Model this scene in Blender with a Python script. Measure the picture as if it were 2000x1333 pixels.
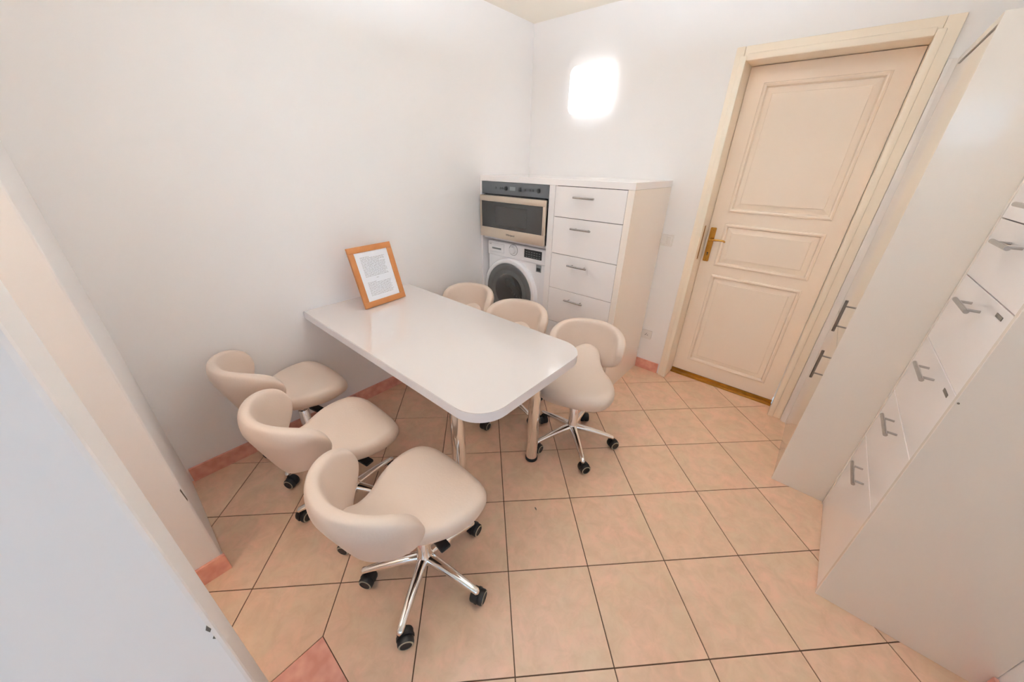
import bpy, bmesh, math, random
from mathutils import Vector, Matrix
random.seed(7)
PI = math.pi
scene = bpy.context.scene
for o in list(bpy.data.objects):
    bpy.data.objects.remove(o, do_unlink=True)
COL = scene.collection

# ------------------------------------------------------------------ camera, light, exposure
def cam_axes(yaw, pitch, roll):
    f = Vector((math.sin(yaw)*math.cos(pitch), math.cos(yaw)*math.cos(pitch), math.sin(pitch)))
    r = Vector((math.cos(yaw), -math.sin(yaw), 0)); u = r.cross(f)
    return r*math.cos(roll)+u*math.sin(roll), -r*math.sin(roll)+u*math.cos(roll), f
r_, u_, f_ = cam_axes(-0.7031, -0.4718, 0.0211)
cam = bpy.data.objects.new('camera', bpy.data.cameras.new('camera')); COL.objects.link(cam)
m = Matrix((( r_.x, u_.x, -f_.x, 2.075), (r_.y, u_.y, -f_.y, -2.6252), (r_.z, u_.z, -f_.z, 1.5062), (0, 0, 0, 1)))
cam.matrix_world = m
cam.data.sensor_width = 36.0
cam.data.lens = 36.0*681.83/2000.0
cam.data.clip_start = 0.02
scene.camera = cam
scene.view_settings.view_transform = 'Standard'
scene.view_settings.look = 'None'
scene.view_settings.gamma = 1.0
scene.view_settings.use_curve_mapping = False
scene.view_settings.exposure = 0.13
scene.cycles.use_denoising = True
scene.cycles.max_bounces = 16
scene.cycles.diffuse_bounces = 14
scene.cycles.glossy_bounces = 4
scene.cycles.caustics_reflective = False
scene.cycles.caustics_refractive = False
scene.cycles.use_adaptive_sampling = True
scene.cycles.adaptive_threshold = 0.25
scene.cycles.adaptive_min_samples = 16
scene.cycles.use_light_tree = False
scene.cycles.sample_clamp_indirect = 8.0
w = bpy.data.worlds.new('sky'); scene.world = w; w.use_nodes = True
w.node_tree.nodes['Background'].inputs['Color'].default_value = (0.48, 0.73, 1.0, 1)
w.node_tree.nodes['Background'].inputs['Strength'].default_value = 4.5

LAMP_WALL = 1.7        # wall lamp diffuser emission
LAMP_FILL = 105.0       # added uplighter's disc emission, fill light off the ceiling
# daylight enters the window in the end wall behind the camera; the portal only guides sampling
WIN = (2.60, 4.20, 1.75, 2.3, -5.7)    # x0, x1, z0, z1, y
WIN2 = (-5.50, -3.20, .60, 2.3, 5.6)   # y0, y1, z0, z1, x
def portal(sx, sy, loc, axes):
    pl = bpy.data.lights.new('window_portal', 'AREA'); pl.shape = 'RECTANGLE'
    pl.size = sx; pl.size_y = sy; pl.cycles.is_portal = True
    po = bpy.data.objects.new('window_portal', pl); COL.objects.link(po)
    po.location = loc; po.rotation_euler = Matrix(axes).to_euler()
portal(WIN[1]-WIN[0], WIN[3]-WIN[2], ((WIN[0]+WIN[1])/2, WIN[4]+.02, (WIN[2]+WIN[3])/2), ((1,0,0),(0,0,-1),(0,1,0)))     # faces +Y
portal(WIN2[1]-WIN2[0], WIN2[3]-WIN2[2], (WIN2[4]-.02, (WIN2[0]+WIN2[1])/2, (WIN2[2]+WIN2[3])/2), ((0,0,1),(1,0,0),(0,1,0)))  # faces -X

# ------------------------------------------------------------------ materials
def lin(c):
    return tuple(((v/255)/12.92 if v/255 <= .04045 else ((v/255+.055)/1.055)**2.4) for v in c)
MATS = {}
def mat(name, rgb, rough=.5, metal=0.0, coat=0.0, coat_rough=.03, noise=None, bump=None, ior=1.5, emit=None, spec=.5):
    """noise=(scale, amount, rgb2) colour mottling; bump=(scale, strength)"""
    mt = bpy.data.materials.new(name); mt.use_nodes = True
    nt = mt.node_tree; b = nt.nodes['Principled BSDF']
    c = lin(rgb)+(1,)
    b.inputs['Base Color'].default_value = c
    b.inputs['Roughness'].default_value = rough
    b.inputs['Metallic'].default_value = metal
    b.inputs['IOR'].default_value = ior
    b.inputs['Specular IOR Level'].default_value = spec
    b.inputs['Coat Weight'].default_value = coat
    b.inputs['Coat Roughness'].default_value = coat_rough
    tc = nt.nodes.new('ShaderNodeTexCoord')
    vec = tc.outputs['Object']
    if noise:
        n = nt.nodes.new('ShaderNodeTexNoise'); n.inputs['Scale'].default_value = noise[0]
        n.inputs['Detail'].default_value = 1.5; n.inputs['Roughness'].default_value = .6
        nt.links.new(vec, n.inputs['Vector'])
        r = nt.nodes.new('ShaderNodeValToRGB'); r.color_ramp.elements[0].position = .35; r.color_ramp.elements[1].position = .68
        r.color_ramp.elements[0].color = lin(noise[2])+(1,); r.color_ramp.elements[1].color = c
        nt.links.new(n.outputs['Fac'], r.inputs['Fac'])
        mx = nt.nodes.new('ShaderNodeMixRGB'); mx.inputs[0].default_value = noise[1]
        mx.inputs[1].default_value = c
        nt.links.new(r.outputs['Color'], mx.inputs[2]); nt.links.new(mx.outputs[0], b.inputs['Base Color'])
    if bump:
        n = nt.nodes.new('ShaderNodeTexNoise'); n.inputs['Scale'].default_value = bump[0]; n.inputs['Detail'].default_value = 1
        nt.links.new(vec, n.inputs['Vector'])
        bp = nt.nodes.new('ShaderNodeBump'); bp.inputs['Strength'].default_value = bump[1]; bp.inputs['Distance'].default_value = .004
        nt.links.new(n.outputs['Fac'], bp.inputs['Height']); nt.links.new(bp.outputs['Normal'], b.inputs['Normal'])
    if emit:
        b.inputs['Emission Color'].default_value = lin(emit[0])+(1,); b.inputs['Emission Strength'].default_value = emit[1]
    MATS[name] = mt
    return mt
mat('wall_paint', (240, 239, 240), .6, noise=(1.3, .25, (233, 231, 231)), spec=.3)
mat('ceiling_paint', (240, 234, 222), .7, noise=(1.1, .2, (232, 226, 214)))
mat('door_paint', (243, 230, 216), .22, noise=(2.0, .2, (238, 224, 208)))
mat('trim_paint', (243, 232, 216), .3, noise=(2.2, .2, (237, 225, 207)))
mat('lacquer', (246, 243, 244), .10, noise=(1.5, .12, (241, 238, 239)), coat=.6, coat_rough=.04)
mat('lacquer_side', (246, 238, 230), .12, noise=(1.5, .12, (240, 231, 222)), coat=.5, coat_rough=.05)
mat('panel_white', (230, 223, 215), .25, noise=(1.5, .12, (224, 217, 209)), coat=.9, coat_rough=.10)
mat('table_white', (220, 214, 213), .12, noise=(1.5, .1, (215, 209, 208)), coat=1.0, coat_rough=.03)
mat('table_edge', (232, 231, 236), .25, noise=(3, .1, (226, 225, 231)))
mat('leatherette', (216, 198, 185), .38, noise=(5, .25, (209, 189, 174)), bump=(120, .10))
mat('chrome', (246, 245, 244), .08, 1.0, noise=(4, .15, (205, 200, 195)))
mat('steel', (190, 188, 186), .26, 1.0, noise=(30, .3, (165, 163, 160)))
mat('dark_steel', (140, 134, 128), .3, 1.0, noise=(30, .3, (118, 112, 106)))
mat('champagne_steel', (228, 214, 198), .36, 1.0, noise=(8, .2, (216, 201, 184)))
mat('brass', (206, 160, 80), .25, 1.0, noise=(20, .35, (176, 128, 52)))
mat('gold_bar', (190, 140, 60), .35, .8, noise=(14, .5, (110, 74, 30)))
mat('black_rubber', (26, 25, 26), .45, noise=(20, .3, (16, 16, 17)))
mat('black_plastic', (30, 31, 35), .4, noise=(10, .3, (22, 23, 26)))
mat('caster_ring', (168, 160, 140), .5, noise=(12, .3, (150, 142, 120)))
mat('control_glass', (92, 94, 98), .25, noise=(4, .2, (82, 84, 88)))
mat('control_mark', (52, 53, 57), .3, noise=(9, .2, (46, 47, 50)))
mat('display_grey', (128, 132, 134), .3, noise=(9, .2, (110, 114, 116)))
mat('oven_glass', (40, 38, 37), .08, noise=(3, .25, (33, 31, 30)), coat=.6)
mat('oven_window', (62, 60, 59), .14, noise=(5, .35, (52, 50, 49)))
mat('appliance_white', (236, 236, 240), .25, noise=(3, .12, (231, 231, 236)))
mat('ring_grey', (112, 113, 114), .25, .3, noise=(6, .2, (98, 99, 100)))
mat('porthole_glass', (34, 35, 37), .05, noise=(7, .6, (70, 66, 64)), coat=1.0, coat_rough=.02)
mat('glint_steel', (150, 152, 155), .2, 1.0, noise=(24, .6, (60, 61, 64)))
mat('dark_gap', (58, 50, 44), .7, noise=(8, .3, (48, 41, 36)))
mat('grout', (104, 76, 56), .8, noise=(20, .5, (82, 57, 41)))
mat('marble_pink', (224, 166, 150), .35, noise=(22, .8, (204, 138, 122)), bump=(40, .08))
mat('oak', (186, 124, 72), .45, noise=(16, .6, (170, 106, 56)))
mat('paper', (236, 240, 248), .6, noise=(4, .1, (230, 234, 243)))
mat('ink', (120, 120, 126), .8, noise=(200, .6, (170, 170, 176)))
mat('plastic_white', (232, 228, 226), .3, noise=(8, .1, (226, 222, 220)))
mat('slot_dark', (60, 56, 56), .6, noise=(8, .2, (50, 46, 46)))
mat('copper', (176, 120, 80), .35, 1.0, noise=(12, .4, (140, 90, 56)))
mat('grey_mark', (118, 112, 104), .7, noise=(60, .5, (88, 82, 76)))
mat('lamp_glow', (255, 252, 246), .4, emit=((248, 250, 255), LAMP_WALL))
mat('uplighter_fill_glow', (255, 250, 240), .4, emit=((228, 242, 255), LAMP_FILL))
mat('passage_fill_glow', (255, 240, 220), .4, emit=((255, 238, 220), 30.0))
# fine glass: thin clear pane
gm = bpy.data.materials.new('clear_pane'); gm.use_nodes = True
nt = gm.node_tree; nt.nodes.clear()
out = nt.nodes.new('ShaderNodeOutputMaterial'); mx = nt.nodes.new('ShaderNodeMixShader'); mx.inputs[0].default_value = .08
tr = nt.nodes.new('ShaderNodeBsdfTransparent'); gl = nt.nodes.new('ShaderNodeBsdfGlossy'); gl.inputs['Roughness'].default_value = .02
nt.links.new(tr.outputs[0], mx.inputs[1]); nt.links.new(gl.outputs[0], mx.inputs[2]); nt.links.new(mx.outputs[0], out.inputs[0])
MATS['clear_pane'] = gm
# floor tile: mottled peach, each tile its own cloudiness
tm = mat('tile_peach', (226, 196, 168), .3)
nt = tm.node_tree; b = nt.nodes['Principled BSDF']
tc = [n for n in nt.nodes if n.type == 'TEX_COORD'][0]
oi = nt.nodes.new('ShaderNodeObjectInfo'); add = nt.nodes.new('ShaderNodeVectorMath'); add.operation = 'ADD'
sc_ = nt.nodes.new('ShaderNodeVectorMath'); sc_.operation = 'SCALE'; sc_.inputs['Scale'].default_value = 40
cmb = nt.nodes.new('ShaderNodeCombineXYZ')
nt.links.new(oi.outputs['Random'], cmb.inputs[0]); nt.links.new(oi.outputs['Random'], cmb.inputs[1])
nt.links.new(cmb.outputs[0], sc_.inputs[0]); nt.links.new(sc_.outputs[0], add.inputs[1]); nt.links.new(tc.outputs['Object'], add.inputs[0])
def tn(scale, det, lo, hi, ca, cb):
    n = nt.nodes.new('ShaderNodeTexNoise'); n.inputs['Scale'].default_value = scale; n.inputs['Detail'].default_value = det
    n.inputs['Roughness'].default_value = .65; n.inputs['Distortion'].default_value = .6
    nt.links.new(add.outputs[0], n.inputs['Vector'])
    r = nt.nodes.new('ShaderNodeValToRGB'); r.color_ramp.elements[0].position = lo; r.color_ramp.elements[1].position = hi
    r.color_ramp.elements[0].color = lin(ca)+(1,); r.color_ramp.elements[1].color = lin(cb)+(1,)
    nt.links.new(n.outputs['Fac'], r.inputs['Fac']); return r
ra = tn(7, 3, .38, .66, (220, 192, 164), (232, 190, 166))
rb = tn(16, 4, .40, .72, (0, 0, 0), (255, 255, 255))
mx = nt.nodes.new('ShaderNodeMixRGB'); mx.inputs[2].default_value = lin((208, 175, 147))+(1,)
ml = nt.nodes.new('ShaderNodeMath'); ml.operation = 'MULTIPLY'; ml.inputs[1].default_value = .75
nt.links.new(rb.outputs[0], ml.inputs[0]); nt.links.new(ml.outputs[0], mx.inputs[0]); nt.links.new(ra.outputs[0], mx.inputs[1])
nt.links.new(mx.outputs[0], b.inputs['Base Color'])

# ------------------------------------------------------------------ helpers
def link(o, parent=None):
    COL.objects.link(o)
    if parent is not None: o.parent = parent
    return o
def obj(name, bm, mats, parent=None, smooth=None, loc=None):
    me = bpy.data.meshes.new(name)
    bmesh.ops.recalc_face_normals(bm, faces=bm.faces[:])
    bm.to_mesh(me); bm.free()
    for mt in ([mats] if isinstance(mats, str) else mats): me.materials.append(MATS[mt])
    if smooth is not None:
        for p in me.polygons: p.use_smooth = True
        if smooth < 179: me.set_sharp_from_angle(angle=math.radians(smooth))
    o = bpy.data.objects.new(name, me)
    if loc is not None: o.location = loc
    return link(o, parent)
def tag(o, label, cat, group=None):
    o['label'] = label; o['category'] = cat
    if group: o['group'] = group
    return o
def thing(name, label, cat, loc=(0, 0, 0), rz=0, group=None):
    o = bpy.data.objects.new(name, None); o.empty_display_size = .1
    o.location = loc; o.rotation_euler = (0, 0, rz); link(o)
    return tag(o, label, cat, group)
def struct(o):
    o['kind'] = 'structure'; return o
def box(bm, x0, x1, y0, y1, z0, z1, mi=0, bev=0, seg=2):
    vs = [bm.verts.new((x, y, z)) for x in (x0, x1) for y in (y0, y1) for z in (z0, z1)]
    fs = [bm.faces.new([vs[i] for i in q]) for q in ((0,1,3,2),(4,6,7,5),(0,4,5,1),(2,3,7,6),(0,2,6,4),(1,5,7,3))]
    for f in fs: f.material_index = mi
    if bev:
        es = list({e for f in fs for e in f.edges})
        r = bmesh.ops.bevel(bm, geom=es, offset=bev, segments=seg, affect='EDGES', profile=.5)
        for f in r['faces']: f.material_index = mi
    return fs
def bbox(name, d, m_, parent=None, bev=.0015, smooth=None):
    bm = bmesh.new(); box(bm, *d, bev=bev); return obj(name, bm, m_, parent, smooth)
def cyl(bm, p0, p1, r0, r1=None, n=16, mi=0, cap=True):
    r1 = r0 if r1 is None else r1
    p0, p1 = Vector(p0), Vector(p1); d = (p1-p0).normalized()
    a = d.orthogonal().normalized(); b_ = d.cross(a)
    ra, rb_ = [], []
    for k in range(n):
        t = 2*PI*k/n; v = a*math.cos(t)+b_*math.sin(t)
        ra.append(bm.verts.new(p0+v*r0)); rb_.append(bm.verts.new(p1+v*r1))
    for k in range(n):
        f = bm.faces.new((ra[k], ra[(k+1) % n], rb_[(k+1) % n], rb_[k])); f.material_index = mi
    if cap:
        for c in (ra, rb_):
            f = bm.faces.new(c); f.material_index = mi
def lathe(bm, prof, n=32, axis='Z', origin=(0, 0, 0), mi=0, mis=None):
    """prof: list of (r, h) ; axis Z or -Y (h goes towards -Y)"""
    rings = []
    O = Vector(origin)
    for r, h in prof:
        ring = []
        for k in range(n):
            t = 2*PI*k/n
            if axis == 'Z': v = Vector((r*math.cos(t), r*math.sin(t), h))
            else: v = Vector((r*math.cos(t), -h, r*math.sin(t)))
            ring.append(bm.verts.new(O+v))
        rings.append(ring)
    for i in range(len(rings)-1):
        for k in range(n):
            f = bm.faces.new((rings[i][k], rings[i][(k+1) % n], rings[i+1][(k+1) % n], rings[i+1][k]))
            f.material_index = mis[i] if mis else mi
    for q, i in ((rings[0], 0), (rings[-1], -1)):
        f = bm.faces.new(q); f.material_index = mis[i] if mis else mi
def tube(bm, pts, r, n=10, mi=0):
    pts = [Vector(p) for p in pts]; rings = []
    a = (pts[1]-pts[0]).normalized().orthogonal().normalized()
    for i, p in enumerate(pts):
        d = (pts[min(i+1, len(pts)-1)]-pts[max(i-1, 0)]).normalized()
        a = (a-d*a.dot(d)).normalized(); b_ = d.cross(a)
        rr = r[i] if isinstance(r, (list, tuple)) else r
        rings.append([bm.verts.new(p+(a*math.cos(2*PI*k/n)+b_*math.sin(2*PI*k/n))*rr) for k in range(n)])
    for i in range(len(rings)-1):
        for k in range(n):
            f = bm.faces.new((rings[i][k], rings[i][(k+1) % n], rings[i+1][(k+1) % n], rings[i+1][k])); f.material_index = mi
    for q in (rings[0], rings[-1]):
        f = bm.faces.new(q); f.material_index = mi
def prism(bm, poly, z0, z1, mi=0):
    lo = [bm.verts.new((x, y, z0)) for x, y in poly]; hi = [bm.verts.new((x, y, z1)) for x, y in poly]
    n = len(poly)
    fs = [bm.faces.new(lo[::-1]), bm.faces.new(hi)]
    for k in range(n): fs.append(bm.faces.new((lo[k], lo[(k+1) % n], hi[(k+1) % n], hi[k])))
    for f in fs: f.material_index = mi
    return fs
def rrect(x0, x1, y0, y1, r, n=8):
    pts = []
    for cx, cy, a0 in ((x1-r, y1-r, 0), (x0+r, y1-r, 90), (x0+r, y0+r, 180), (x1-r, y0+r, 270)):
        for k in range(n+1):
            t = math.radians(a0+90*k/n); pts.append((cx+r*math.cos(t), cy+r*math.sin(t)))
    return pts
def lettering(name, text, size, m_, parent, loc, rot, thick=.0004):
    cu = bpy.data.curves.new(name, 'FONT'); cu.body = text; cu.size = size; cu.extrude = thick
    cu.align_x = 'CENTER'; cu.align_y = 'CENTER'
    t = bpy.data.objects.new(name, cu); COL.objects.link(t)
    dg = bpy.context.evaluated_depsgraph_get()
    me = bpy.data.meshes.new_from_object(t.evaluated_get(dg))
    bpy.data.objects.remove(t, do_unlink=True)
    me.materials.clear(); me.materials.append(MATS[m_])
    o = bpy.data.objects.new(name, me); o.location = loc; o.rotation_euler = rot
    return link(o, parent)

# ------------------------------------------------------------------ the setting
XW, ZC = 2.935, 2.42           # right wall, ceiling
YP = -2.722                    # plane of the pier and the partition end
S = .335                       # tile module
TH = math.radians(45.235); OX, OY = .8133, -1.2634
bm = bmesh.new(); box(bm, -.2, 5.8, -5.9, .16, -.10, -.003)
floor = struct(obj('floor', bm, 'grout'))
def clip(poly, a, b_, c):       # keep a*x+b*y<=c
    outp = []
    for i in range(len(poly)):
        p, q = poly[i], poly[(i+1) % len(poly)]
        dp, dq = a*p[0]+b_*p[1]-c, a*q[0]+b_*q[1]-c
        if dp <= 0: outp.append(p)
        if (dp < 0 < dq) or (dq < 0 < dp):
            t = dp/(dp-dq); outp.append((p[0]+(q[0]-p[0])*t, p[1]+(q[1]-p[1])*t))
    return outp
def area(p):
    return abs(sum(p[i][0]*p[(i+1) % len(p)][1]-p[(i+1) % len(p)][0]*p[i][1] for i in range(len(p))))/2
PK = (1.182, 1.62, -2.98, -2.573)   # pink threshold piece x0,x1,y0,y1
ct, st = math.cos(TH), math.sin(TH)
full_me = None
G = .0022                      # half joint
for i in range(-14, 16):
    for j in range(-10, 16):
        def P(a, b_): return (OX+S*(a*ct+b_*st), OY+S*(a*st-b_*ct))
        g = G/S
        sq = [P(i+g, j+g), P(i+1-g, j+g), P(i+1-g, j+1-g), P(i+g, j+1-g)]
        cx, cy = P(i+.5, j+.5)
        if cx < -.3 or cx > XW+.3 or cy > .45 or cy < -3.5: continue
        reg = clip(clip(clip(clip(sq, 1, 0, XW-.002), -1, 0, 0), 0, 1, .12), 0, -1, 3.3)
        if len(reg) < 3 or area(reg) < 2e-4: continue
        pieces = [reg]
        gx0, gx1, gy0, gy1 = PK[0]-.003, PK[1]+.003, PK[2]-.003, PK[3]+.003
        xs, ys = [p[0] for p in reg], [p[1] for p in reg]
        cut = max(xs) > gx0 and min(xs) < gx1 and max(ys) > gy0 and min(ys) < gy1
        if cut:
            mid = clip(clip(reg, -1, 0, -gx0), 1, 0, gx1)
            pieces = [clip(reg, 1, 0, gx0), clip(reg, -1, 0, -gx1)]
            if len(mid) > 2: pieces += [clip(mid, 0, -1, -gy1), clip(mid, 0, 1, gy0)]
            pieces = [p for p in pieces if len(p) > 2 and area(p) > 1e-5]
            if not pieces: continue
        if len(reg) == 4 and abs(area(reg)-(S-2*G)**2) < 1e-6 and not cut:
            if full_me is None:
                bm = bmesh.new(); prism(bm, [(p[0]-cx, p[1]-cy) for p in reg], -.006, 0)
                o = obj('tile', bm, 'tile_peach', floor, loc=(cx, cy, 0)); full_me = o.data
            else:
                o = bpy.data.objects.new('tile', full_me); o.location = (cx, cy, 0); link(o, floor)
        else:
            bm = bmesh.new()
            for p in pieces: prism(bm, [(q[0]-cx, q[1]-cy) for q in p], -.006, 0)
            obj('tile', bm, 'tile_peach', floor, loc=(cx, cy, 0))
pk = bbox('threshold_tile', (PK[0], PK[1], PK[2], PK[3], -.006, .0005), 'marble_pink', floor, bev=0)
pk['label'] = 'pink mottled threshold tile set square to the walls'

bm = bmesh.new(); prism(bm, [(1.424, -1.658), (1.431, -1.664), (1.441, -1.667), (1.438, -1.661), (1.430, -1.657)], 0, .0015)
cr = obj('crumb', bm, 'grey_mark', floor)
struct(bbox('floor_hall', (0, 5.6, -5.7, -3.302, -.0025, 0), 'tile_peach', bev=0))
struct(bbox('floor_annex', (XW+.004, 5.6, -3.30, YP, -.0025, 0), 'tile_peach', bev=0))
struct(bbox('ceiling', (-.2, 5.8, -5.9, .3, ZC, ZC+.12), 'ceiling_paint', bev=0))
struct(bbox('wall_left', (-.15, 0, -5.9, .3, -.1, ZC), 'wall_paint', bev=0))
DX0, DX1, DZ, DD = 1.462, 2.192, 2.034, .1407    # door opening
bm = bmesh.new()
box(bm, 0, DX0, 0, .3, -.003, ZC); box(bm, DX1, XW+.15, 0, .3, -.003, ZC); box(bm, DX0, DX1, 0, .3, DZ, ZC)
box(bm, DX0, DX1, .26, .3, -.003, DZ)  # closure added behind the door leaf to stop sky light leaking in
struct(obj('wall_back', bm, 'wall_paint'))
struct(bbox('wall_right', (XW, XW+.15, YP, 0, -.003, ZC), 'wall_paint', bev=0))
# pier that narrows the room, and the partition end nearest the camera
pier = struct(bbox('wall_pier', (0, .655, -5.7, YP, -.003, ZC), 'wall_paint', bev=.006))
part = struct(bbox('wall_partition', (1.278, 1.429, -5.7, YP-.003, -.003, ZC), 'wall_paint', bev=.008))
struct(bbox('wall_passage', (.655, 1.278, -5.85, -5.7, -.003, ZC), 'wall_paint', bev=0))
# room behind the camera: end wall with the window
bm = bmesh.new()
x0, x1, z0, z1, yw = WIN
box(bm, 1.278, x0, yw-.15, yw, -.003, ZC); box(bm, x1, 5.75, yw-.15, yw, -.003, ZC)
box(bm, x0, x1, yw-.15, yw, -.003, z0); box(bm, x0, x1, yw-.15, yw, z1, ZC)
struct(obj('wall_front', bm, 'wall_paint'))
bm = bmesh.new()
y0, y1, z0, z1, xs_ = WIN2
box(bm, xs_, xs_+.15, -5.7, y0, -.003, ZC); box(bm, xs_, xs_+.15, y1, YP+.15, -.003, ZC)
box(bm, xs_, xs_+.15, y0, y1, -.003, z0); box(bm, xs_, xs_+.15, y0, y1, z1, ZC)
struct(obj('wall_side', bm, 'wall_paint'))
bm = bmesh.new()
box(bm, xs_+.04, xs_+.1, y0, y0+.05, z0, z1); box(bm, xs_+.04, xs_+.1, y1-.05, y1, z0, z1)
box(bm, xs_+.04, xs_+.1, y0+.05, y1-.05, z0, z0+.05); box(bm, xs_+.04, xs_+.1, y0+.05, y1-.05, z1-.05, z1)
w2 = struct(obj('window_2', bm, 'trim_paint'))
bbox('pane', (xs_+.068, xs_+.072, y0+.05, y1-.05, z0+.05, z1-.05), 'clear_pane', w2, bev=0)
x0, x1, z0, z1, yw = WIN
struct(bbox('wall_return', (XW+.15, 5.6, YP, YP+.15, -.003, ZC), 'wall_paint', bev=0))
bm = bmesh.new()
box(bm, x0, x0+.05, yw-.1, yw-.04, z0, z1); box(bm, x1-.05, x1, yw-.1, yw-.04, z0, z1)
box(bm, x0+.05, x1-.05, yw-.1, yw-.04, z0, z0+.05); box(bm, x0+.05, x1-.05, yw-.1, yw-.04, z1-.05, z1)
xm = (x0+x1)/2; box(bm, xm-.03, xm+.03, yw-.1, yw-.04, z0+.05, z1-.05)
wn = struct(obj('window_1', bm, 'trim_paint'))
bbox('pane', (x0+.05, xm-.03, yw-.072, yw-.068, z0+.05, z1-.05), 'clear_pane', wn, bev=0)
bbox('pane', (xm+.03, x1-.05, yw-.072, yw-.068, z0+.05, z1-.05), 'clear_pane', wn, bev=0)

# small chips and scuffs on the wall arrises
def mark(parent, verts, m_='grey_mark'):
    bm = bmesh.new(); bm.faces.new([bm.verts.new(v) for v in verts])
    r = bmesh.ops.extrude_face_region(bm, geom=bm.faces[:])
    for v in r['geom']:
        if isinstance(v, bmesh.types.BMVert): v.co.x += .0012
    return obj('chip', bm, m_, parent)
mark(pier, [(.6552, -2.7262, .470), (.6552, -2.7295, .463), (.6552, -2.7262, .405), (.6552, -2.7240, .415)])
mark(part, [(1.4292, -2.733, .722), (1.4292, -2.737, .712), (1.4292, -2.734, .700), (1.4292, -2.7305, .706)])
mark(part, [(1.4292, -2.733, .684), (1.4292, -2.736, .679), (1.4292, -2.733, .674)])

# pink skirting tiles
HB = .083
def skirting(name, lab_axis, runs):
    root = None
    e = bpy.data.objects.new(name, None); link(e); struct(e)
    for d in runs: bbox('skirting_tile', d, 'marble_pink', e, bev=.0015)
    return e
ys = [-2.715, -2.428, -2.128, -1.828, -1.526, -1.226, -.926, -.626]
skirting('baseboard_left', 'y', [(0, .012, ys[k]+.001, ys[k+1]-.001, 0, HB) for k in range(len(ys)-1)])
skirting('baseboard_back', 'x', [(1.224, 1.404, -.012, 0, 0, HB)])
skirting('baseboard_pier', 'y', [(.655, .666, -2.93, YP+.010, 0, .09), (.655, .666, -3.24, -2.932, 0, .09)])
skirting('baseboard_right', 'y', [(XW-.012, XW, -1.56, -1.228, 0, HB), (XW-.012, XW, -1.895, -1.562, 0, HB)])

# ------------------------------------------------------------------ door
tr1 = bpy.data.objects.new('trim_1', None); link(tr1); struct(tr1)
fz = 2.085
def casing(name, d, parent):
    return bbox(name, d, 'trim_paint', parent, bev=.004)
bm = bmesh.new(); box(bm, 1.419, 1.462, -.022, 0, 0, fz, bev=.005); box(bm, 1.447, 1.478, -.030, .006, 0, 2.042, bev=.006)
obj('casing_side', bm, 'trim_paint', tr1, 35)
bm = bmesh.new(); box(bm, 2.192, 2.249, -.022, 0, 0, fz, bev=.005); box(bm, 2.176, 2.207, -.030, .006, 0, 2.042, bev=.006)
obj('casing_side', bm, 'trim_paint', tr1, 35)
bm = bmesh.new(); box(bm, 1.462, 2.192, -.022, 0, 2.034, fz, bev=.005); box(bm, 1.478, 2.176, -.030, .006, 2.018, 2.050, bev=.006)
obj('casing_head', bm, 'trim_paint', tr1, 35)
bm = bmesh.new(); box(bm, 1.462, 1.476, .0, .18, 0, 2.034); obj('jamb', bm, 'trim_paint', tr1)
bm = bmesh.new(); box(bm, 2.178, 2.192, .0, .18, 0, 2.034); obj('jamb', bm, 'trim_paint', tr1)
bm = bmesh.new(); box(bm, 1.476, 2.178, .0, .18, 2.022, 2.034); obj('jamb_head', bm, 'trim_paint', tr1)
bbox('striker_plate', (1.476, 1.4775, .03, .055, .94, 1.16), 'gold_bar', tr1, bev=0)
door = bpy.data.objects.new('door_1', None); link(door); struct(door)
bm = bmesh.new()
lx0, lx1, lz0, lz1 = 1.4785, 2.1755, .032, 2.019
PN = [(1.570, 2.090, 1.252, 1.932), (1.575, 2.093, .900, 1.168), (1.579, 2.087, .144, .825)]
# leaf as stiles and rails round the three openings
box(bm, lx0, 1.574, DD, DD+.04, lz0, lz1); box(bm, 2.090, lx1, DD, DD+.04, lz0, lz1)
for a, b_ in ((lz0, .144), (.825, .900), (1.168, 1.252), (1.932, lz1)): box(bm, 1.574, 2.090, DD, DD+.04, a, b_)
obj('leaf', bm, 'door_paint', door)
def ring_profile(bm, d, prof, y):
    """rectangular moulding: prof is list of (inset, depth towards viewer)"""
    x0, x1, z0, z1 = d; loops = []
    for ins, h in prof:
        loops.append([bm.verts.new(v) for v in ((x0+ins, y-h, z0+ins), (x1-ins, y-h, z0+ins), (x1-ins, y-h, z1-ins), (x0+ins, y-h, z1-ins))])
    for i in range(len(loops)-1):
        for k in range(4): bm.faces.new((loops[i][k], loops[i][(k+1) % 4], loops[i+1][(k+1) % 4], loops[i+1][k]))
    bm.faces.new(loops[-1])
for d in PN:
    bm = bmesh.new(); ring_profile(bm, d, [(-.006, 0), (-.004, .006), (.004, .010), (.012, .007), (.015, -.002), (.018, -.010)], DD)
    ring = obj('panel', bm, 'door_paint', door)
    bm = bmesh.new(); ring_profile(bm, (d[0]+.019, d[1]-.019, d[2]+.019, d[3]-.019), [(0, -.009), (.028, -.002), (.031, .0015), (.036, .0022)], DD)
    obj('raised_field', bm, 'door_paint', ring)
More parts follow.
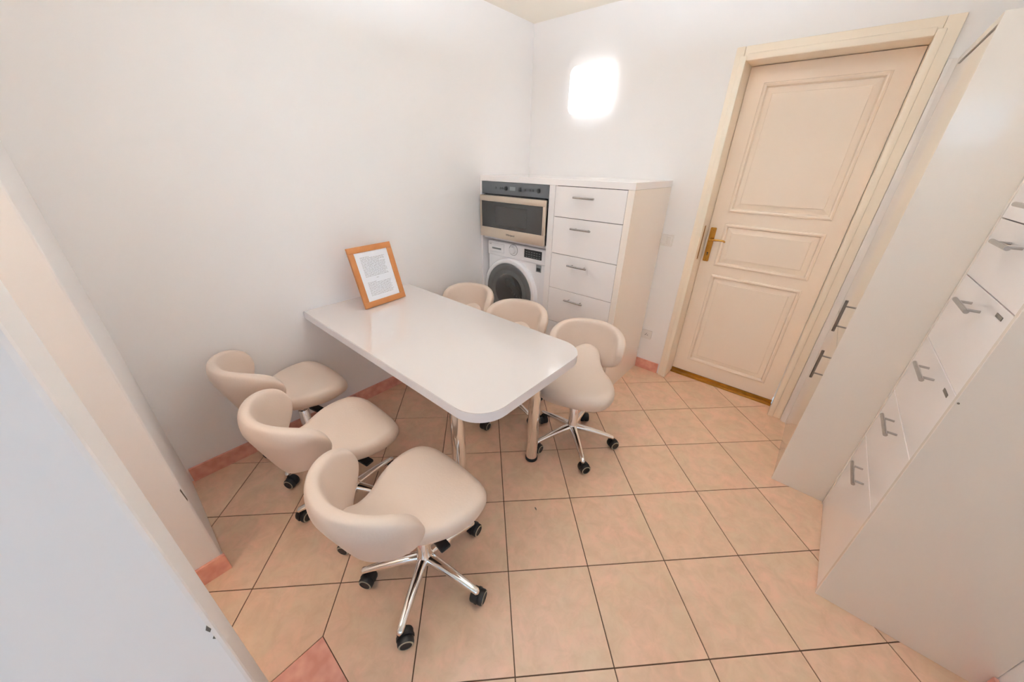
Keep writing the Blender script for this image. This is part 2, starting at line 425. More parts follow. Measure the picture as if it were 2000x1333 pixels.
# brass furniture
bm = bmesh.new(); prism(bm, rrect(1.492, 1.528, .914, 1.142, .006, 4), 0, .006)
bmesh.ops.rotate(bm, verts=bm.verts[:], matrix=Matrix.Rotation(PI/2, 3, 'X'), cent=(0, 0, 0))
bmesh.ops.translate(bm, verts=bm.verts[:], vec=(0, DD, 0))
hp = obj('handle_plate', bm, 'brass', door, 35); hp['label'] = 'long brass handle plate'
bm = bmesh.new(); tube(bm, [(1.511, DD-.004, 1.065), (1.511, DD-.04, 1.065), (1.516, DD-.049, 1.066), (1.535, DD-.052, 1.068), (1.57, DD-.052, 1.070), (1.595, DD-.050, 1.069), (1.606, DD-.046, 1.062)], [.009, .008, .008, .0075, .0065, .006, .005])
obj('lever', bm, 'brass', hp, 60)
bm = bmesh.new(); cyl(bm, (1.511, DD-.0058, .972), (1.511, DD-.0072, .972), .005); box(bm, 1.5087, 1.5133, DD-.0072, DD-.0058, .955, .970); obj('keyhole', bm, 'dark_gap', hp)
bm = bmesh.new(); cyl(bm, (1.511, DD-.0055, 1.125), (1.511, DD-.0075, 1.125), .003, n=8); cyl(bm, (1.511, DD-.0055, .925), (1.511, DD-.0075, .925), .003, n=8); obj('screw', bm, 'gold_bar', hp)
bm = bmesh.new(); box(bm, 1.478, 2.176, DD-.035, DD-.002, -.002, .012, bev=.003); box(bm, 1.478, 2.176, DD-.006, DD, .012, .030)
obj('threshold_bar', bm, 'gold_bar', door, 35)
bbox('draught_strip', (1.478, 2.176, DD+.002, DD+.03, .0, .032), 'dark_gap', door, bev=0)

# ------------------------------------------------------------------ shared bar handle
def bar_handle(parent, centre, normal, along, length=.145, r=.0058, stand=.032, m_='steel', name='handle'):
    c, n, a = Vector(centre), Vector(normal), Vector(along)
    bm = bmesh.new()
    cyl(bm, c+n*stand-a*length/2, c+n*stand+a*length/2, r, n=14)
    for s in (-1, 1): cyl(bm, c+a*s*(length/2-.026), c+n*stand+a*s*(length/2-.026), r*.62, n=10)
    return obj(name, bm, m_, parent, 40)

# ------------------------------------------------------------------ corner cabinet with appliances
CF, CT, CR = -.5905, 1.4221, 1.2213
DJ = [1.383, 1.196, .958, .7115, .455, .08]
cab = thing('storage_cabinet', 'white gloss corner cabinet housing the microwave and washing machine, with a drawer column', 'cabinet', (0, 0, 0))
bbox('side_panel', (.002, .018, CF, -.002, 0, 1.3835), 'lacquer', cab, bev=.001)
bbox('side_panel', (1.1815, CR, CF, -.002, 0, 1.3835), 'lacquer_side', cab, bev=.001)
bbox('top_panel', (.002, CR, CF, -.002, 1.384, CT), 'lacquer', cab, bev=.0015)
bbox('divider', (.6435, .6905, CF, -.03, 0, 1.3835), 'lacquer', cab, bev=.001)
bbox('back_panel', (.018, 1.1815, -.03, -.004, 0, 1.383), 'lacquer', cab, bev=0)
bbox('plinth', (.6915, 1.1810, CF+.03, CF+.045, 0, .078), 'lacquer', cab, bev=0)
bbox('shelf', (.0185, .643, CF+.02, -.035, .968, .985), 'lacquer', cab, bev=0)
bbox('carcass', (.6915, 1.1810, CF+.024, -.035, .08, 1.383), 'dark_gap', cab, bev=0)
for k in range(5):
    dr = bbox('drawer', (.6935, 1.1795, CF, CF+.02, DJ[k+1]+.0015, DJ[k]-.0022), 'lacquer', cab, bev=.001)
    bar_handle(dr, (.917, CF, DJ[k]-.060), (0, -1, 0), (1, 0, 0), m_='steel')

# microwave
mw = thing('microwave_oven', 'built-in microwave with dark glass door in a champagne steel frame', 'microwave', (0, 0, 0))
MF = CF-.004
bbox('body', (.030, .630, MF+.03, -.06, .99, 1.375), 'black_plastic', mw, bev=0)
cp = bbox('control_panel', (.0195, .642, MF+.006, MF+.03, 1.300, 1.3825), 'control_glass', mw, bev=.001)
for cx in (.262, .392, .556):
    bm = bmesh.new(); lathe(bm, [(.017, 0), (.017, .002), (.013, .0022), (.012, .009), (.0105, .010)], 20, '-Y', (cx, MF+.006, 1.342)); obj('knob', bm, 'control_mark', cp, 40)
for cx in (.160, .205, .225, .435, .480, .505):
    bm = bmesh.new(); cyl(bm, (cx, MF+.006, 1.342), (cx, MF+.0035, 1.342), .008, n=14); obj('button', bm, 'control_mark', cp, 40)
bbox('display', (.298, .352, MF+.0045, MF+.006, 1.331, 1.356), 'display_grey', cp, bev=0)
dm = bmesh.new()
mx0, mx1, mz0, mz1 = .0195, .636, .9905, 1.290
box(dm, mx0, mx1, MF-.02, MF+.005, 1.249, mz1, bev=.003); box(dm, mx0, mx1, MF-.02, MF+.005, mz0, 1.063, bev=.003)
box(dm, mx0, .038, MF-.02, MF+.005, 1.0631, 1.2489, bev=.001); box(dm, .616, mx1, MF-.02, MF+.005, 1.0631, 1.2489, bev=.001)
md = obj('door', dm, 'champagne_steel', mw, 35)
bbox('door_glass', (.038, .616, MF-.017, MF+.004, 1.063, 1.249), 'oven_glass', md, bev=0)
bbox('viewing_window', (.178, .478, MF-.0178, MF-.017, 1.088, 1.220), 'oven_window', md, bev=0)
lettering('brand_lettering', 'Whirlpool', .020, 'control_mark', md, (.330, MF-.0205, 1.026), (PI/2, 0, 0))
bm = bmesh.new()
for k in range(14): box(bm, .05+k*.041, .082+k*.041, MF-.006, MF+.02, 1.2915, 1.2955)
obj('vent_slot', bm, 'slot_dark', mw)

# washing machine
WF = -.56
wm = thing('washing_machine', 'white front-loading washing machine under the microwave', 'washing machine', (0, 0, 0))
bbox('body', (.058, .640, WF, -.05, .10, .955), 'appliance_white', wm, bev=.006)
for fx in (.10, .60):
    for fy in (WF+.06, -.12):
        bm = bmesh.new(); cyl(bm, (fx, fy, 0), (fx, fy, .101), .02, n=12); obj('foot', bm, 'black_rubber', wm)
bbox('fascia', (.060, .638, WF-.010, WF+.001, .845, .953), 'appliance_white', wm, bev=.004)
bbox('detergent_drawer', (.075, .235, WF-.0145, WF-.0095, .870, .940), 'appliance_white', wm, bev=.003)
bbox('drawer_grip', (.108, .205, WF-.0165, WF-.014, .893, .906), 'display_grey', wm, bev=.001)
bm = bmesh.new(); lathe(bm, [(.043, 0), (.043, .0012), (.040, .0014), (.040, 0)], 32, '-Y', (.328, WF-.0098, .912)); obj('dial_scale', bm, 'display_grey', wm, 40)
bm = bmesh.new(); lathe(bm, [(.034, 0), (.034, .004), (.028, .006), (.026, .022), (.022, .024)], 28, '-Y', (.328, WF-.0098, .912)); obj('dial', bm, 'appliance_white', wm, 40)
wd = bbox('display_panel', (.437, .598, WF-.0125, WF-.0095, .878, .940), 'black_plastic', wm, bev=.001)
bm = bmesh.new()
for a in range(6):
    for b_ in range(3): box(bm, .452+a*.024, .466+a*.024, WF-.0132, WF-.0124, .886+b_*.017, .890+b_*.017)
obj('indicator', bm, 'display_grey', wd)
lettering('brand_lettering', 'LG', .018, 'display_grey', wm, (.092, WF-.0152, .930), (PI/2, 0, 0))
st_ = bbox('energy_sticker', (.545, .592, WF-.0012, WF+.0005, .785, .838), 'display_grey', wm, bev=0)
bbox('sticker_print', (.552, .584, WF-.0018, WF-.0012, .792, .816), 'slot_dark', st_, bev=0)
dc = (.303, WF, .578)
bm = bmesh.new(); lathe(bm, [(.266, -.002), (.266, .022), (.258, .034), (.240, .038), (.228, .033), (.215, .015)], 64, '-Y', dc); wdr = obj('door', bm, 'appliance_white', wm, 40)
bm = bmesh.new(); lathe(bm, [(.2285, .0325), (.226, .038), (.210, .041), (.180, .035), (.172, .028)], 64, '-Y', dc); obj('door_ring', bm, 'ring_grey', wdr, 40)
bm = bmesh.new(); lathe(bm, [(.173, .0285), (.170, .0300), (.120, .0345), (.060, .0375), (.01, .0385)], 48, '-Y', dc); obj('porthole', bm, 'porthole_glass', wdr, 60)
bm = bmesh.new()  # glints in the porthole, built as short steel rods
for k in range(9):
    a = -1.2+k*.25; cyl(bm, (dc[0]+.05+.05*math.cos(a*2), WF-.0340, dc[2]-.03+.06*math.sin(a)), (dc[0]+.065+.05*math.cos(a*2+.5), WF-.0355, dc[2]-.045+.06*math.sin(a)), .004, n=8)
obj('drum_glint', bm, 'glint_steel', wdr, 40)
bbox('lower_fascia', (.062, .636, WF-.006, WF+.001, .11, .20), 'appliance_white', wm, bev=.003)

# water tap in the gap beside it
bm = bmesh.new()
cyl(bm, (.018, -.46, .800), (.040, -.46, .800), .010, n=12); cyl(bm, (.036, -.475, .80), (.036, -.44, .80), .009, n=12); cyl(bm, (.036, -.452, .812), (.036, -.452, .785), .006, n=10)
tap = obj('water_valve', bm, 'copper', None, 40)
tag(tap, 'small brass water valve in the gap left of the washing machine', 'valve')
bm = bmesh.new(); lathe(bm, [(.012, 0), (.013, .004), (.013, .012), (.009, .015)], 14, '-Y', (.036, -.475, .80)); obj('valve_knob', bm, 'black_plastic', tap, 40)

# ------------------------------------------------------------------ wall lamp
lamp = thing('wall_lamp', 'glowing square white wall lamp above the corner cabinet', 'lamp', (.54, 0, 1.83))
bm = bmesh.new(); prism(bm, rrect(-.145, .145, .012, .272, .03, 6), 0, .022)
bmesh.ops.rotate(bm, verts=bm.verts[:], matrix=Matrix.Rotation(PI/2, 3, 'X'), cent=(0, 0, 0)); obj('back_plate', bm, 'plastic_white', lamp, 40)
bm = bmesh.new()
loops = []
for ins, h in ((0, .018), (0, .045), (.006, .056), (.02, .063), (.05, .066)):
    loops.append([bm.verts.new((x, -h, z)) for x, z in rrect(-.160+ins, .160-ins, ins, .285-ins, .045-ins*.5, 7)])
for i in range(len(loops)-1):
    n = len(loops[0])
    for k in range(n): bm.faces.new((loops[i][k], loops[i][(k+1) % n], loops[i+1][(k+1) % n], loops[i+1][k]))
bm.faces.new(loops[-1]); bm.faces.new(loops[0][::-1])
obj('diffuser', bm, 'lamp_glow', lamp, 60)

# added uplighter, out of view: opaque bowl that fills the room off the ceiling
LX, LY, LZ = 1.45, -1.60, 2.03
cl = thing('fill_uplighter', 'added unseen white bowl uplighter, giving fill light off the ceiling', 'lamp', (LX, LY, LZ))
bm = bmesh.new(); lathe(bm, [(.03, -.085), (.12, -.075), (.20, -.045), (.235, .0), (.240, .012), (.232, .012), (.226, .0), (.19, -.036), (.11, -.062), (.02, -.07)], 48); obj('bowl', bm, 'plastic_white', cl, 60)
bm = bmesh.new(); lathe(bm, [(.222, .001), (.222, .004)], 48); obj('lamp_disc', bm, 'uplighter_fill_glow', cl, 60)
bm = bmesh.new(); cyl(bm, (0, 0, .004), (0, 0, ZC-LZ-.02), .006, n=12); obj('stem', bm, 'steel', cl, 40)
bm = bmesh.new(); lathe(bm, [(.05, ZC-LZ-.025), (.05, ZC-LZ-.001)], 24); obj('ceiling_rose', bm, 'plastic_white', cl, 40)

# warm globe added out of view in the passage to brighten pier and floor
hl = thing('passage_fill_lamp', 'added unseen opal globe, fill light for the side passage', 'lamp', (.966, -3.45, ZC))
bm = bmesh.new(); lathe(bm, [(.05, -.001), (.05, -.03), (.035, -.045)], 24); obj('lamp_base', bm, 'plastic_white', hl, 40)
bm = bmesh.new(); lathe(bm, [(.03, -.044)]+[(.10*math.sin(t), -.135+.10*math.cos(t)) for t in [.35+k*.27 for k in range(10)]]+[(.01, -.2345)], 28); obj('globe', bm, 'passage_fill_glow', hl, 60)

# switch and socket
sw = thing('light_switch', 'white double light switch on the wall between cabinet and door', 'switch', (1.2665, 0, 1.0425))
bm = bmesh.new(); prism(bm, rrect(-.041, .041, -.041, .041, .008, 4), 0, .009); bmesh.ops.rotate(bm, verts=bm.verts[:], matrix=Matrix.Rotation(PI/2, 3, 'X'), cent=(0, 0, 0)); obj('faceplate', bm, 'plastic_white', sw, 40)
for x in (-.0285, .001): bbox('rocker', (x, x+.0275, -.016, -.008, -.028, .028), 'plastic_white', sw, bev=.003)
so = thing('wall_socket', 'white power socket low on the wall by the door frame', 'socket', (1.2635, 0, .305))
bm = bmesh.new(); prism(bm, rrect(-.040, .040, -.036, .036, .006, 4), 0, .009); bmesh.ops.rotate(bm, verts=bm.verts[:], matrix=Matrix.Rotation(PI/2, 3, 'X'), cent=(0, 0, 0)); obj('faceplate', bm, 'plastic_white', so, 40)
bm = bmesh.new(); lathe(bm, [(.022, .0085), (.021, .0105), (.019, .0105), (.018, .0092)], 24, '-Y'); obj('recess', bm, 'plastic_white', so, 40)
bm = bmesh.new(); cyl(bm, (-.008, -.009, -.002), (-.008, -.0115, -.002), .003, n=8); cyl(bm, (.008, -.009, -.002), (.008, -.0115, -.002), .003, n=8); obj('contact_hole', bm, 'slot_dark', so)
bm = bmesh.new(); cyl(bm, (0, -.009, .010), (0, -.018, .010), .0022, n=8); obj('earth_pin', bm, 'dark_steel', so)

# ------------------------------------------------------------------ tall cabinets on the right
XA, XB, YA, YN, HT = 2.280, 2.4985, -.6585, -1.2245, 1.933
tc1 = thing('tall_cabinet', 'tall white cupboard with two bar handles next to the door', 'cabinet', (0, 0, 0))
bbox('side_panel', (XA, XW-.002, YA, YA+.019, 0, HT), 'panel_white', tc1, bev=.001)
bbox('side_panel', (XA+.0, XW-.002, -.060, -.041, 0, HT-.001), 'panel_white', tc1, bev=.001)
bbox('top_panel', (XA, XW-.002, YA+.0195, -.0605, 1.906, HT), 'panel_white', tc1, bev=.001)
bbox('carcass', (XA+.024, XW-.002, YA+.0195, -.0605, .09, 1.9055), 'dark_gap', tc1, bev=0)
bbox('plinth', (XA+.004, XA+.02, YA+.0195, -.0605, 0, .088), 'panel_white', tc1, bev=0)
d1 = bbox('door', (XA, XA+.02, YA+.021, -.062, .812, 1.892), 'panel_white', tc1, bev=.001)
d2 = bbox('door', (XA, XA+.02, YA+.021, -.062, .092, .808), 'panel_white', tc1, bev=.001)
bar_handle(d1, (XA, -.598, .932), (-1, 0, 0), (0, 0, 1), length=.145, m_='dark_steel')
bar_handle(d2, (XA, -.598, .686), (-1, 0, 0), (0, 0, 1), length=.145, m_='dark_steel')
bm = bmesh.new(); box(bm, 2.2495, 2.276, -.040, -.001, 0, 1.93, bev=.004); box(bm, 2.262, 2.282, -.0405, -.0395, .0, 1.93)
fl = obj('filler_strip', bm, 'plastic_white', tc1, 35); fl['label'] = 'narrow greyish filler strip against the door frame'

tc2 = thing('drawer_tower', 'tall white gloss drawer unit with a row of steel bar handles at the right edge', 'cabinet', (0, 0, 0))
bbox('side_panel', (XB, XW-.002, YN, YN+.019, 0, HT), 'panel_white', tc2, bev=.001)
bbox('side_panel', (XB, XW-.002, YA-.0195, YA-.0005, 0, HT), 'panel_white', tc2, bev=.001)
bbox('top_panel', (XB, XW-.002, YN+.0195, YA-.020, 1.906, HT), 'lacquer', tc2, bev=.001)
bbox('carcass', (XB+.026, XW-.002, YN+.0195, YA-.020, .0, 1.9055), 'dark_gap', tc2, bev=0)
J2 = [1.903, 1.378, 1.190, .947, .703, .456, .004]
HZ = [1.428, 1.324, 1.139, .899, .665, .415]
for k in range(6):
    dr = bbox('drawer' if k else 'flap_door', (XB+.003, XB+.022, YN+.0205, YA-.0205, J2[k+1]+.0012, J2[k]-.0018), 'lacquer', tc2, bev=.001)
    bar_handle(dr, (XB+.003, -.940, HZ[k]), (-1, 0, 0), (0, 1, 0), length=.152, r=.0066)
for z in (1.165, .920):
    bm = bmesh.new(); box(bm, XB+.0015, XB+.0032, -1.150, -1.100, z-.005, z+.005); q = obj('grey_tag', bm, 'grey_mark', tc2)
bm = bmesh.new(); cyl(bm, (XB+.006, YN+.0004, .939), (XB+.006, YN-.002, .939), .0028, n=10); obj('screw_cap', bm, 'grey_mark', tc2)

# ------------------------------------------------------------------ table and picture frame
TZ, TX, TY0, TY1 = .7398, 1.418, -2.003, -1.304
tab = thing('dining_table', 'white gloss table fixed to the wall, rounded outer corners, two chrome legs', 'table', (0, 0, 0))
R = .125
outl = [(.002, TY0), (TX-R, TY0)]
for a0, cx, cy in ((-90, TX-R, TY0+R), (0, TX-R, TY1-R)):
    for k in range(13):
        t = math.radians(a0+90*k/12); outl.append((cx+R*math.cos(t), cy+R*math.sin(t)))
outl.append((.002, TY1))
q = []
for p in outl:
    if not q or (abs(p[0]-q[-1][0])+abs(p[1]-q[-1][1])) > 1e-5: q.append(p)
bm = bmesh.new(); fs = prism(bm, q, TZ-.042, TZ)
bmesh.ops.bevel(bm, geom=[e for e in fs[1].edges if min(e.verts[0].co.x, e.verts[1].co.x) > -1], offset=.002, segments=2, affect='EDGES')
obj('tabletop', bm, 'table_white', tab, 40)
bm = bmesh.new()
ec = [q[0]]+q[1:]
n = len(q)
lo, hi = [], []
for i in range(n):
    a = Vector(q[max(i-1, 0)]); c = Vector(q[min(i+1, n-1)]); t = (c-a).normalized(); nn = Vector((t.y, -t.x))*.0009
    lo.append(bm.verts.new((q[i][0]+nn.x, q[i][1]+nn.y, TZ-.0415))); hi.append(bm.verts.new((q[i][0]+nn.x, q[i][1]+nn.y, TZ-.0028)))
lo2 = [bm.verts.new((v[0], v[1], TZ-.0415)) for v in q]; hi2 = [bm.verts.new((v[0], v[1], TZ-.0028)) for v in q]
for i in range(n-1):
    bm.faces.new((lo[i], lo[i+1], hi[i+1], hi[i])); bm.faces.new((lo2[i], lo2[i+1], lo[i+1], lo[i])); bm.faces.new((hi[i], hi[i+1], hi2[i+1], hi2[i]))
obj('edge_band', bm, 'table_edge', tab, 40)
for lx, ly in ((1.214, -1.416), (1.160, -1.892)):
    bm = bmesh.new(); lathe(bm, [(.031, .012), (.031, TZ-.05)], 32, origin=(lx, ly, 0)); lg = obj('leg', bm, 'chrome', tab, 40)
    bm = bmesh.new(); lathe(bm, [(.030, 0), (.034, .002), (.034, .018), (.0315, .022)], 32, origin=(lx, ly, 0)); obj('foot', bm, 'black_rubber', lg, 40)
    bm = bmesh.new(); lathe(bm, [(.045, TZ-.052), (.05, TZ-.049), (.05, TZ-.0423)], 32, origin=(lx, ly, 0)); obj('mounting_flange', bm, 'chrome', lg, 40)
bbox('wall_batten', (.002, .03, TY0+.05, TY1-.05, TZ-.075, TZ-.0423), 'table_white', tab, bev=0)

pf = thing('photo_frame', 'oak photo frame with a printed page standing on the white table', 'picture frame', (.226, -1.612, TZ+.0042), math.atan2(.281, -.028)-PI/2)
# local: width along local Y (from -.1415 to .1415), normal +X, lean back 15.5 deg
FW, FH, FB = .283, .342, .033
lean = math.radians(15.5)
def fpart(name, d, m_, parent=pf, bev=.0015):
    bm = bmesh.new(); box(bm, *d, bev=bev)
    bmesh.ops.rotate(bm, verts=bm.verts[:], matrix=Matrix.Rotation(-lean, 3, 'Y'), cent=(0, 0, 0))
    return obj(name, bm, m_, parent, 35)
fpart('frame_rail', (-.014, 0, -FW/2, FW/2, 0, FB), 'oak'); fpart('frame_rail', (-.014, 0, -FW/2, FW/2, FH-FB, FH), 'oak')
fpart('frame_stile', (-.014, 0, -FW/2, -FW/2+FB, FB+.0002, FH-FB-.0002), 'oak'); fpart('frame_stile', (-.014, 0, FW/2-FB, FW/2, FB+.0002, FH-FB-.0002), 'oak')
fpart('backing_board', (-.013, -.008, -FW/2+.01, FW/2-.01, .012, FH-.012), 'oak', bev=0)
pg = fpart('printed_page', (-.008, -.0055, -FW/2+FB-.002, FW/2-FB+.002, FB-.002, FH-FB+.002), 'paper', bev=0)
bm = bmesh.new()
rnd = random.Random(3)
z = FH-FB-.030; row = 0
while z > FB+.028:
    if row in (17, 18, 19, 20):
        if row == 18: box(bm, -.0055, -.0052, -.012, .004, z, z+.0016)
    else:
        y = -.078; end = .082-rnd.random()*(.05 if row % 5 == 4 else .012)
        if row in (0, 21): end = -.02
        while y < end:
            l = .006+rnd.random()*.016; box(bm, -.0055, -.0052, y, min(y+l, end), z, z+.0019); y += l+.0028
    z -= .0068; row += 1
bmesh.ops.rotate(bm, verts=bm.verts[:], matrix=Matrix.Rotation(-lean, 3, 'Y'), cent=(0, 0, 0))
pt = obj('printed_text', bm, 'ink', pg); pt['kind'] = 'stuff'
bm = bmesh.new()
poly = [(-.047, .17), (-.053, .17), (-.112, .0), (-.100, 0)]
vs = [[bm.verts.new((x-.02, y, z)) for x, z in [(px_, pz_-.004) for px_, pz_ in poly]] for y in (-.045, .045)]
# easel strut, hinged at mid height
for k in range(4): bm.faces.new((vs[0][k], vs[0][(k+1) % 4], vs[1][(k+1) % 4], vs[1][k]))
bm.faces.new(vs[0][::-1]); bm.faces.new(vs[1]); obj('easel_strut', bm, 'oak', pf)

# ------------------------------------------------------------------ swivel chairs
def catmull(pts, sub=5, closed=True):
    outp = []; n = len(pts)
    for i in range(n):
        p0, p1, p2, p3 = (Vector(pts[(i+k-1) % n]) for k in range(4))
        for s in range(sub):
            t = s/sub
            outp.append(.5*((2*p1)+(p2-p0)*t+(2*p0-5*p1+4*p2-p3)*t*t+(3*p1-p0-3*p2+p3)*t**3))
    return outp
SZ = .48
half = [(0, .210), (.085, .207), (.148, .194), (.190, .155), (.206, .095), (.198, .025), (.168, -.045), (.125, -.108), (.090, -.165), (.068, -.215)]
loop = half + [(0, -.245)] + [(-x, y) for x, y in half[:0:-1]]
outline = [v for v in catmull(loop, 5)]
def seat_z(x, y):
    z = SZ-.010*(1-min(1, (x*x+(y-.02)**2)/.03))           # shallow dish
    if y > .12: z -= .020*((y-.12)/.085)**2
    if y < -.07: z += .095*(min(1, (-.07-y)/.175))**1.7      # tongue climbing into the back
    return z
def build_seat():
    bm = bmesh.new(); n = len(outline); c = Vector((0, -.01))
    prof = [(.25, 0), (.5, 0), (.7, 0), (.84, -.001), (.92, -.005), (.97, -.013), (1.0, -.028), (1.0, -.048), (.975, -.062), (.92, -.072), (.75, -.078), (.4, -.080)]
    rings = []
    for s, dz in prof:
        ring = []
        for p in outline:
            q = c+(p-c)*s
            k = 1.0 if q.y > -.08 else 1-.45*min(1, (-.08-q.y)/.14)
            ring.append(bm.verts.new((q.x, q.y, seat_z(q.x, q.y)+dz*k)))
        rings.append(ring)
    for i in range(len(rings)-1):
        for k in range(n): bm.faces.new((rings[i][k], rings[i][(k+1) % n], rings[i+1][(k+1) % n], rings[i+1][k]))
    for r, zz in ((rings[0], 0), (rings[-1], -.080)):
        v = bm.verts.new((c.x, c.y, seat_z(c.x, c.y)+zz))
        for k in range(n): bm.faces.new((r[k], r[(k+1) % n], v))
    return bm
def build_back():
    bm = bmesh.new(); NU, NV = 48, 28
    A, B, YC = .193, .185, -.095
    PHM = math.radians(89)
    rings = []
    for i in range(NU+1):
        u = -1+2*i/NU
        u = math.copysign(1-(1-abs(u))**1.6, u)        # denser at the ends
        u *= .9998
        e = (1-abs(u)**13)**.5
        ph = u*PHM
        zt = .698-.058*abs(u)**3.2; zb = .385+.125*abs(u)**1.2
        zm = zt-(zt-zb)*.45
        ztop = zm+(zt-zm)*e; zbot = zm-(zm-zb)*e
        T = .060*(.55+.45*e)
        ring = []
        for j in range(NV):
            a = 2*PI*j/NV
            ca, sa = math.cos(a), math.sin(a)
            # superellipse section: sa -> vertical, ca -> thickness
            vx = math.copysign(abs(ca)**.55, ca); vz = math.copysign(abs(sa)**.62, sa)
            zz = (ztop+zbot)/2+(ztop-zbot)/2*vz
            f = max(0, min(1, (zz-.385)/(.64-.385)))
            sc = 1-.54*(1-f**.8)*(1-.78*u*u)                          # shell tapers towards the seat
            rad = T/2*vx*(.55+.45*f)
            px = A*sc*math.sin(ph); py = YC-.03*(1-f)*0-B*(.80+.20*f)*math.cos(ph)*(.62+.38*sc)
            nx, ny = math.sin(ph)/A, -math.cos(ph)/B; l = math.hypot(nx, ny)
            ring.append(bm.verts.new((px+nx/l*rad, py+ny/l*rad, zz)))
        rings.append(ring)
    for i in range(NU):
        for j in range(NV): bm.faces.new((rings[i][j], rings[i][(j+1) % NV], rings[i+1][(j+1) % NV], rings[i+1][j]))
    bm.faces.new(rings[0]); bm.faces.new(rings[-1])
    return bm
def build_leg():
    # along +X from the hub; arched section, tip carries the caster
    bm = bmesh.new(); rings = []
    for k in range(11):
        t = k/10; x = .018+t*.222; z = .118-.040*t**1.4; wd = .021-.0085*t; h = .019-.008*t
        rings.append([bm.verts.new((x, wd*math.copysign(abs(math.cos(a))**.8, math.cos(a)), z+h*math.copysign(abs(math.sin(a))**.8, math.sin(a)))) for a in [2*PI*q/14 for q in range(14)]])
    x = .248; rings.append([bm.verts.new((x, .006*math.cos(2*PI*q/14), .076+.006*math.sin(2*PI*q/14))) for q in range(14)])
    for i in range(len(rings)-1):
        for q in range(14): bm.faces.new((rings[i][q], rings[i][(q+1) % 14], rings[i+1][(q+1) % 14], rings[i+1][q]))
    bm.faces.new(rings[0]); bm.faces.new(rings[-1])
    return bm
def build_caster():
    # twin wheel on a swivel stem, axle along local X, trailing along local -Y; origin under the stem at floor
    bm = bmesh.new()
    cyl(bm, (0, 0, .045), (0, 0, .076), .006, n=10, mi=0)
    for s in (-1, 1):
        prof = [(.0275, .004), (.0285, .008), (.0285, .020), (.0255, .0255), (.0205, .0268), (.0195, .0250), (.012, .0250)]
        mis = [0, 0, 0, 1, 0, 0]
        rings = []
        for r, h in prof:
            rings.append([bm.verts.new((s*h, -.012+r*math.cos(2*PI*k/20), .0285+r*math.sin(2*PI*k/20))) for k in range(20)])
        for i in range(len(rings)-1):
            for k in range(20):
                f = bm.faces.new((rings[i][k], rings[i][(k+1) % 20], rings[i+1][(k+1) % 20], rings[i+1][k])); f.material_index = mis[i]
        bm.faces.new(rings[-1]); bm.faces.new(rings[0])
    # hood over the wheels
    pts = []
    for k in range(9):
        t = math.radians(-10+k*24); pts.append((-.012+.031*math.cos(t), .0285+.031*math.sin(t)))
    L = [bm.verts.new((-.005, y, z)) for y, z in pts]; Rr = [bm.verts.new((.005, y, z)) for y, z in pts]
    for k in range(8): bm.faces.new((L[k], L[k+1], Rr[k+1], Rr[k]))
    cl_, cr_ = bm.verts.new((-.005, -.012, .0285)), bm.verts.new((.005, -.012, .0285))
    for k in range(8): bm.faces.new((L[k+1], L[k], cl_)); bm.faces.new((Rr[k], Rr[k+1], cr_))
    bm.faces.new((L[0], Rr[0], cr_, cl_)); bm.faces.new((L[8], cl_, cr_, Rr[8]))
    return bm
def make_mesh(name, bm, mats, ang):
    o = obj(name, bm, mats, None, ang); me = o.data; bpy.data.objects.remove(o, do_unlink=True); return me
ME = {}
ME['seat'] = make_mesh('seat', build_seat(), 'leatherette', 180)
ME['backrest'] = make_mesh('backrest', build_back(), 'leatherette', 180)
ME['leg'] = make_mesh('leg', build_leg(), 'chrome', 60)
ME['caster'] = make_mesh('caster', build_caster(), ['black_rubber', 'caster_ring'], 40)
bm = bmesh.new(); lathe(bm, [(.020, .088), (.030, .094), (.034, .105), (.034, .125), (.029, .137), (.0265, .142), (.0265, .30), (.0235, .304), (.0235, .305), (.015, .306), (.015, .40)], 28)
ME['gas_column'] = make_mesh('gas_column', bm, 'chrome', 40)
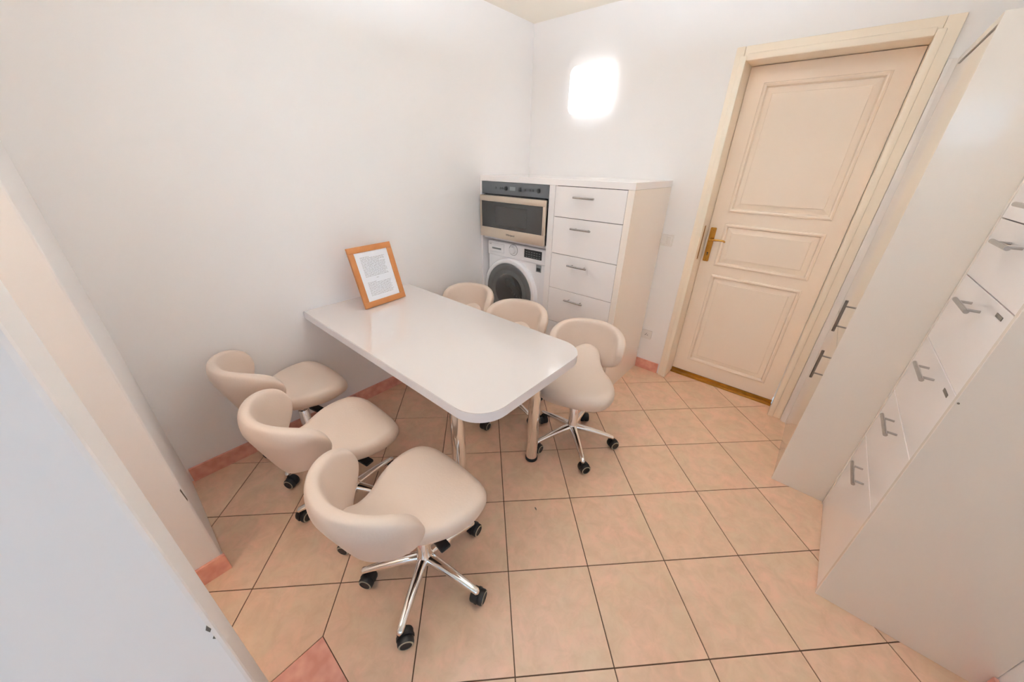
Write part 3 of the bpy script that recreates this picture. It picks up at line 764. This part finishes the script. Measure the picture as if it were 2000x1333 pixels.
bm = bmesh.new(); box(bm, -.075, .075, -.09, .08, .388, .404, bev=.004); box(bm, -.04, .04, -.05, .045, .365, .389, bev=.006); box(bm, -.03, .03, -.21, -.08, .392, .402, bev=.003)
ME['seat_mount'] = make_mesh('seat_mount', bm, 'black_plastic', 40)
bm = bmesh.new(); cyl(bm, (0, 0, .375), (.10, 0, .365), .005, n=8); box(bm, .095, .175, -.019, .019, .352, .366, bev=.005)
ME['height_lever'] = make_mesh('height_lever', bm, 'black_plastic', 40)

def chair(x, y, face, star, casters, label, dz=0.0, lever=0.0):
    """face: heading of the seat front in degrees; star: heading of the first foot; casters: swivel per foot"""
    rz = math.radians(face-90)
    t = thing('swivel_chair', label, 'chair', (x, y, 0), rz, 'cream swivel chairs round the table')
    for nm in ('seat', 'backrest', 'seat_mount'):
        o = bpy.data.objects.new(nm, ME[nm]); o.location = (0, 0, dz); link(o, t)
    o = bpy.data.objects.new('gas_column', ME['gas_column']); link(o, t)
    o = bpy.data.objects.new('height_lever', ME['height_lever']); o.location = (0, 0, dz); o.rotation_euler = (0, 0, math.radians(lever)); link(o, t)
    for k in range(5):
        a = math.radians(star+72*k)-rz
        lg = bpy.data.objects.new('leg', ME['leg']); lg.rotation_euler = (0, 0, a); link(lg, t)
        c = bpy.data.objects.new('caster', ME['caster']); c.location = (.238, 0, 0); c.rotation_euler = (0, 0, math.radians(casters[k])-a-rz); link(c, lg)
    return t
chair(1.283, -2.195, 90, 14, (200, 190, 60, 120, 150), 'cream swivel chair nearest the camera, its chrome star base in full view', lever=-5)
chair(.755, -2.215, 90, 31, (40, 60, 80, 200, 120), 'cream swivel chair in the middle of the row left of the table', lever=10)
chair(.255, -2.205, 93, 20, (40, 60, 80, 200, 120), 'cream swivel chair deepest in the corner by the left wall', lever=10)
chair(1.306, -1.147, -71, -43, (150, 150, 40, 60, 180), 'cream swivel chair at the rounded far corner of the table, seat fully visible')
chair(.800, -1.170, -74, -8, (150, 150, 40, 60, 10), 'cream swivel chair in front of the drawers, tucked behind the table')
chair(.300, -1.150, -80, 10, (150, 150, 40, 60, 10), 'cream swivel chair in front of the washing machine, only its back showing')
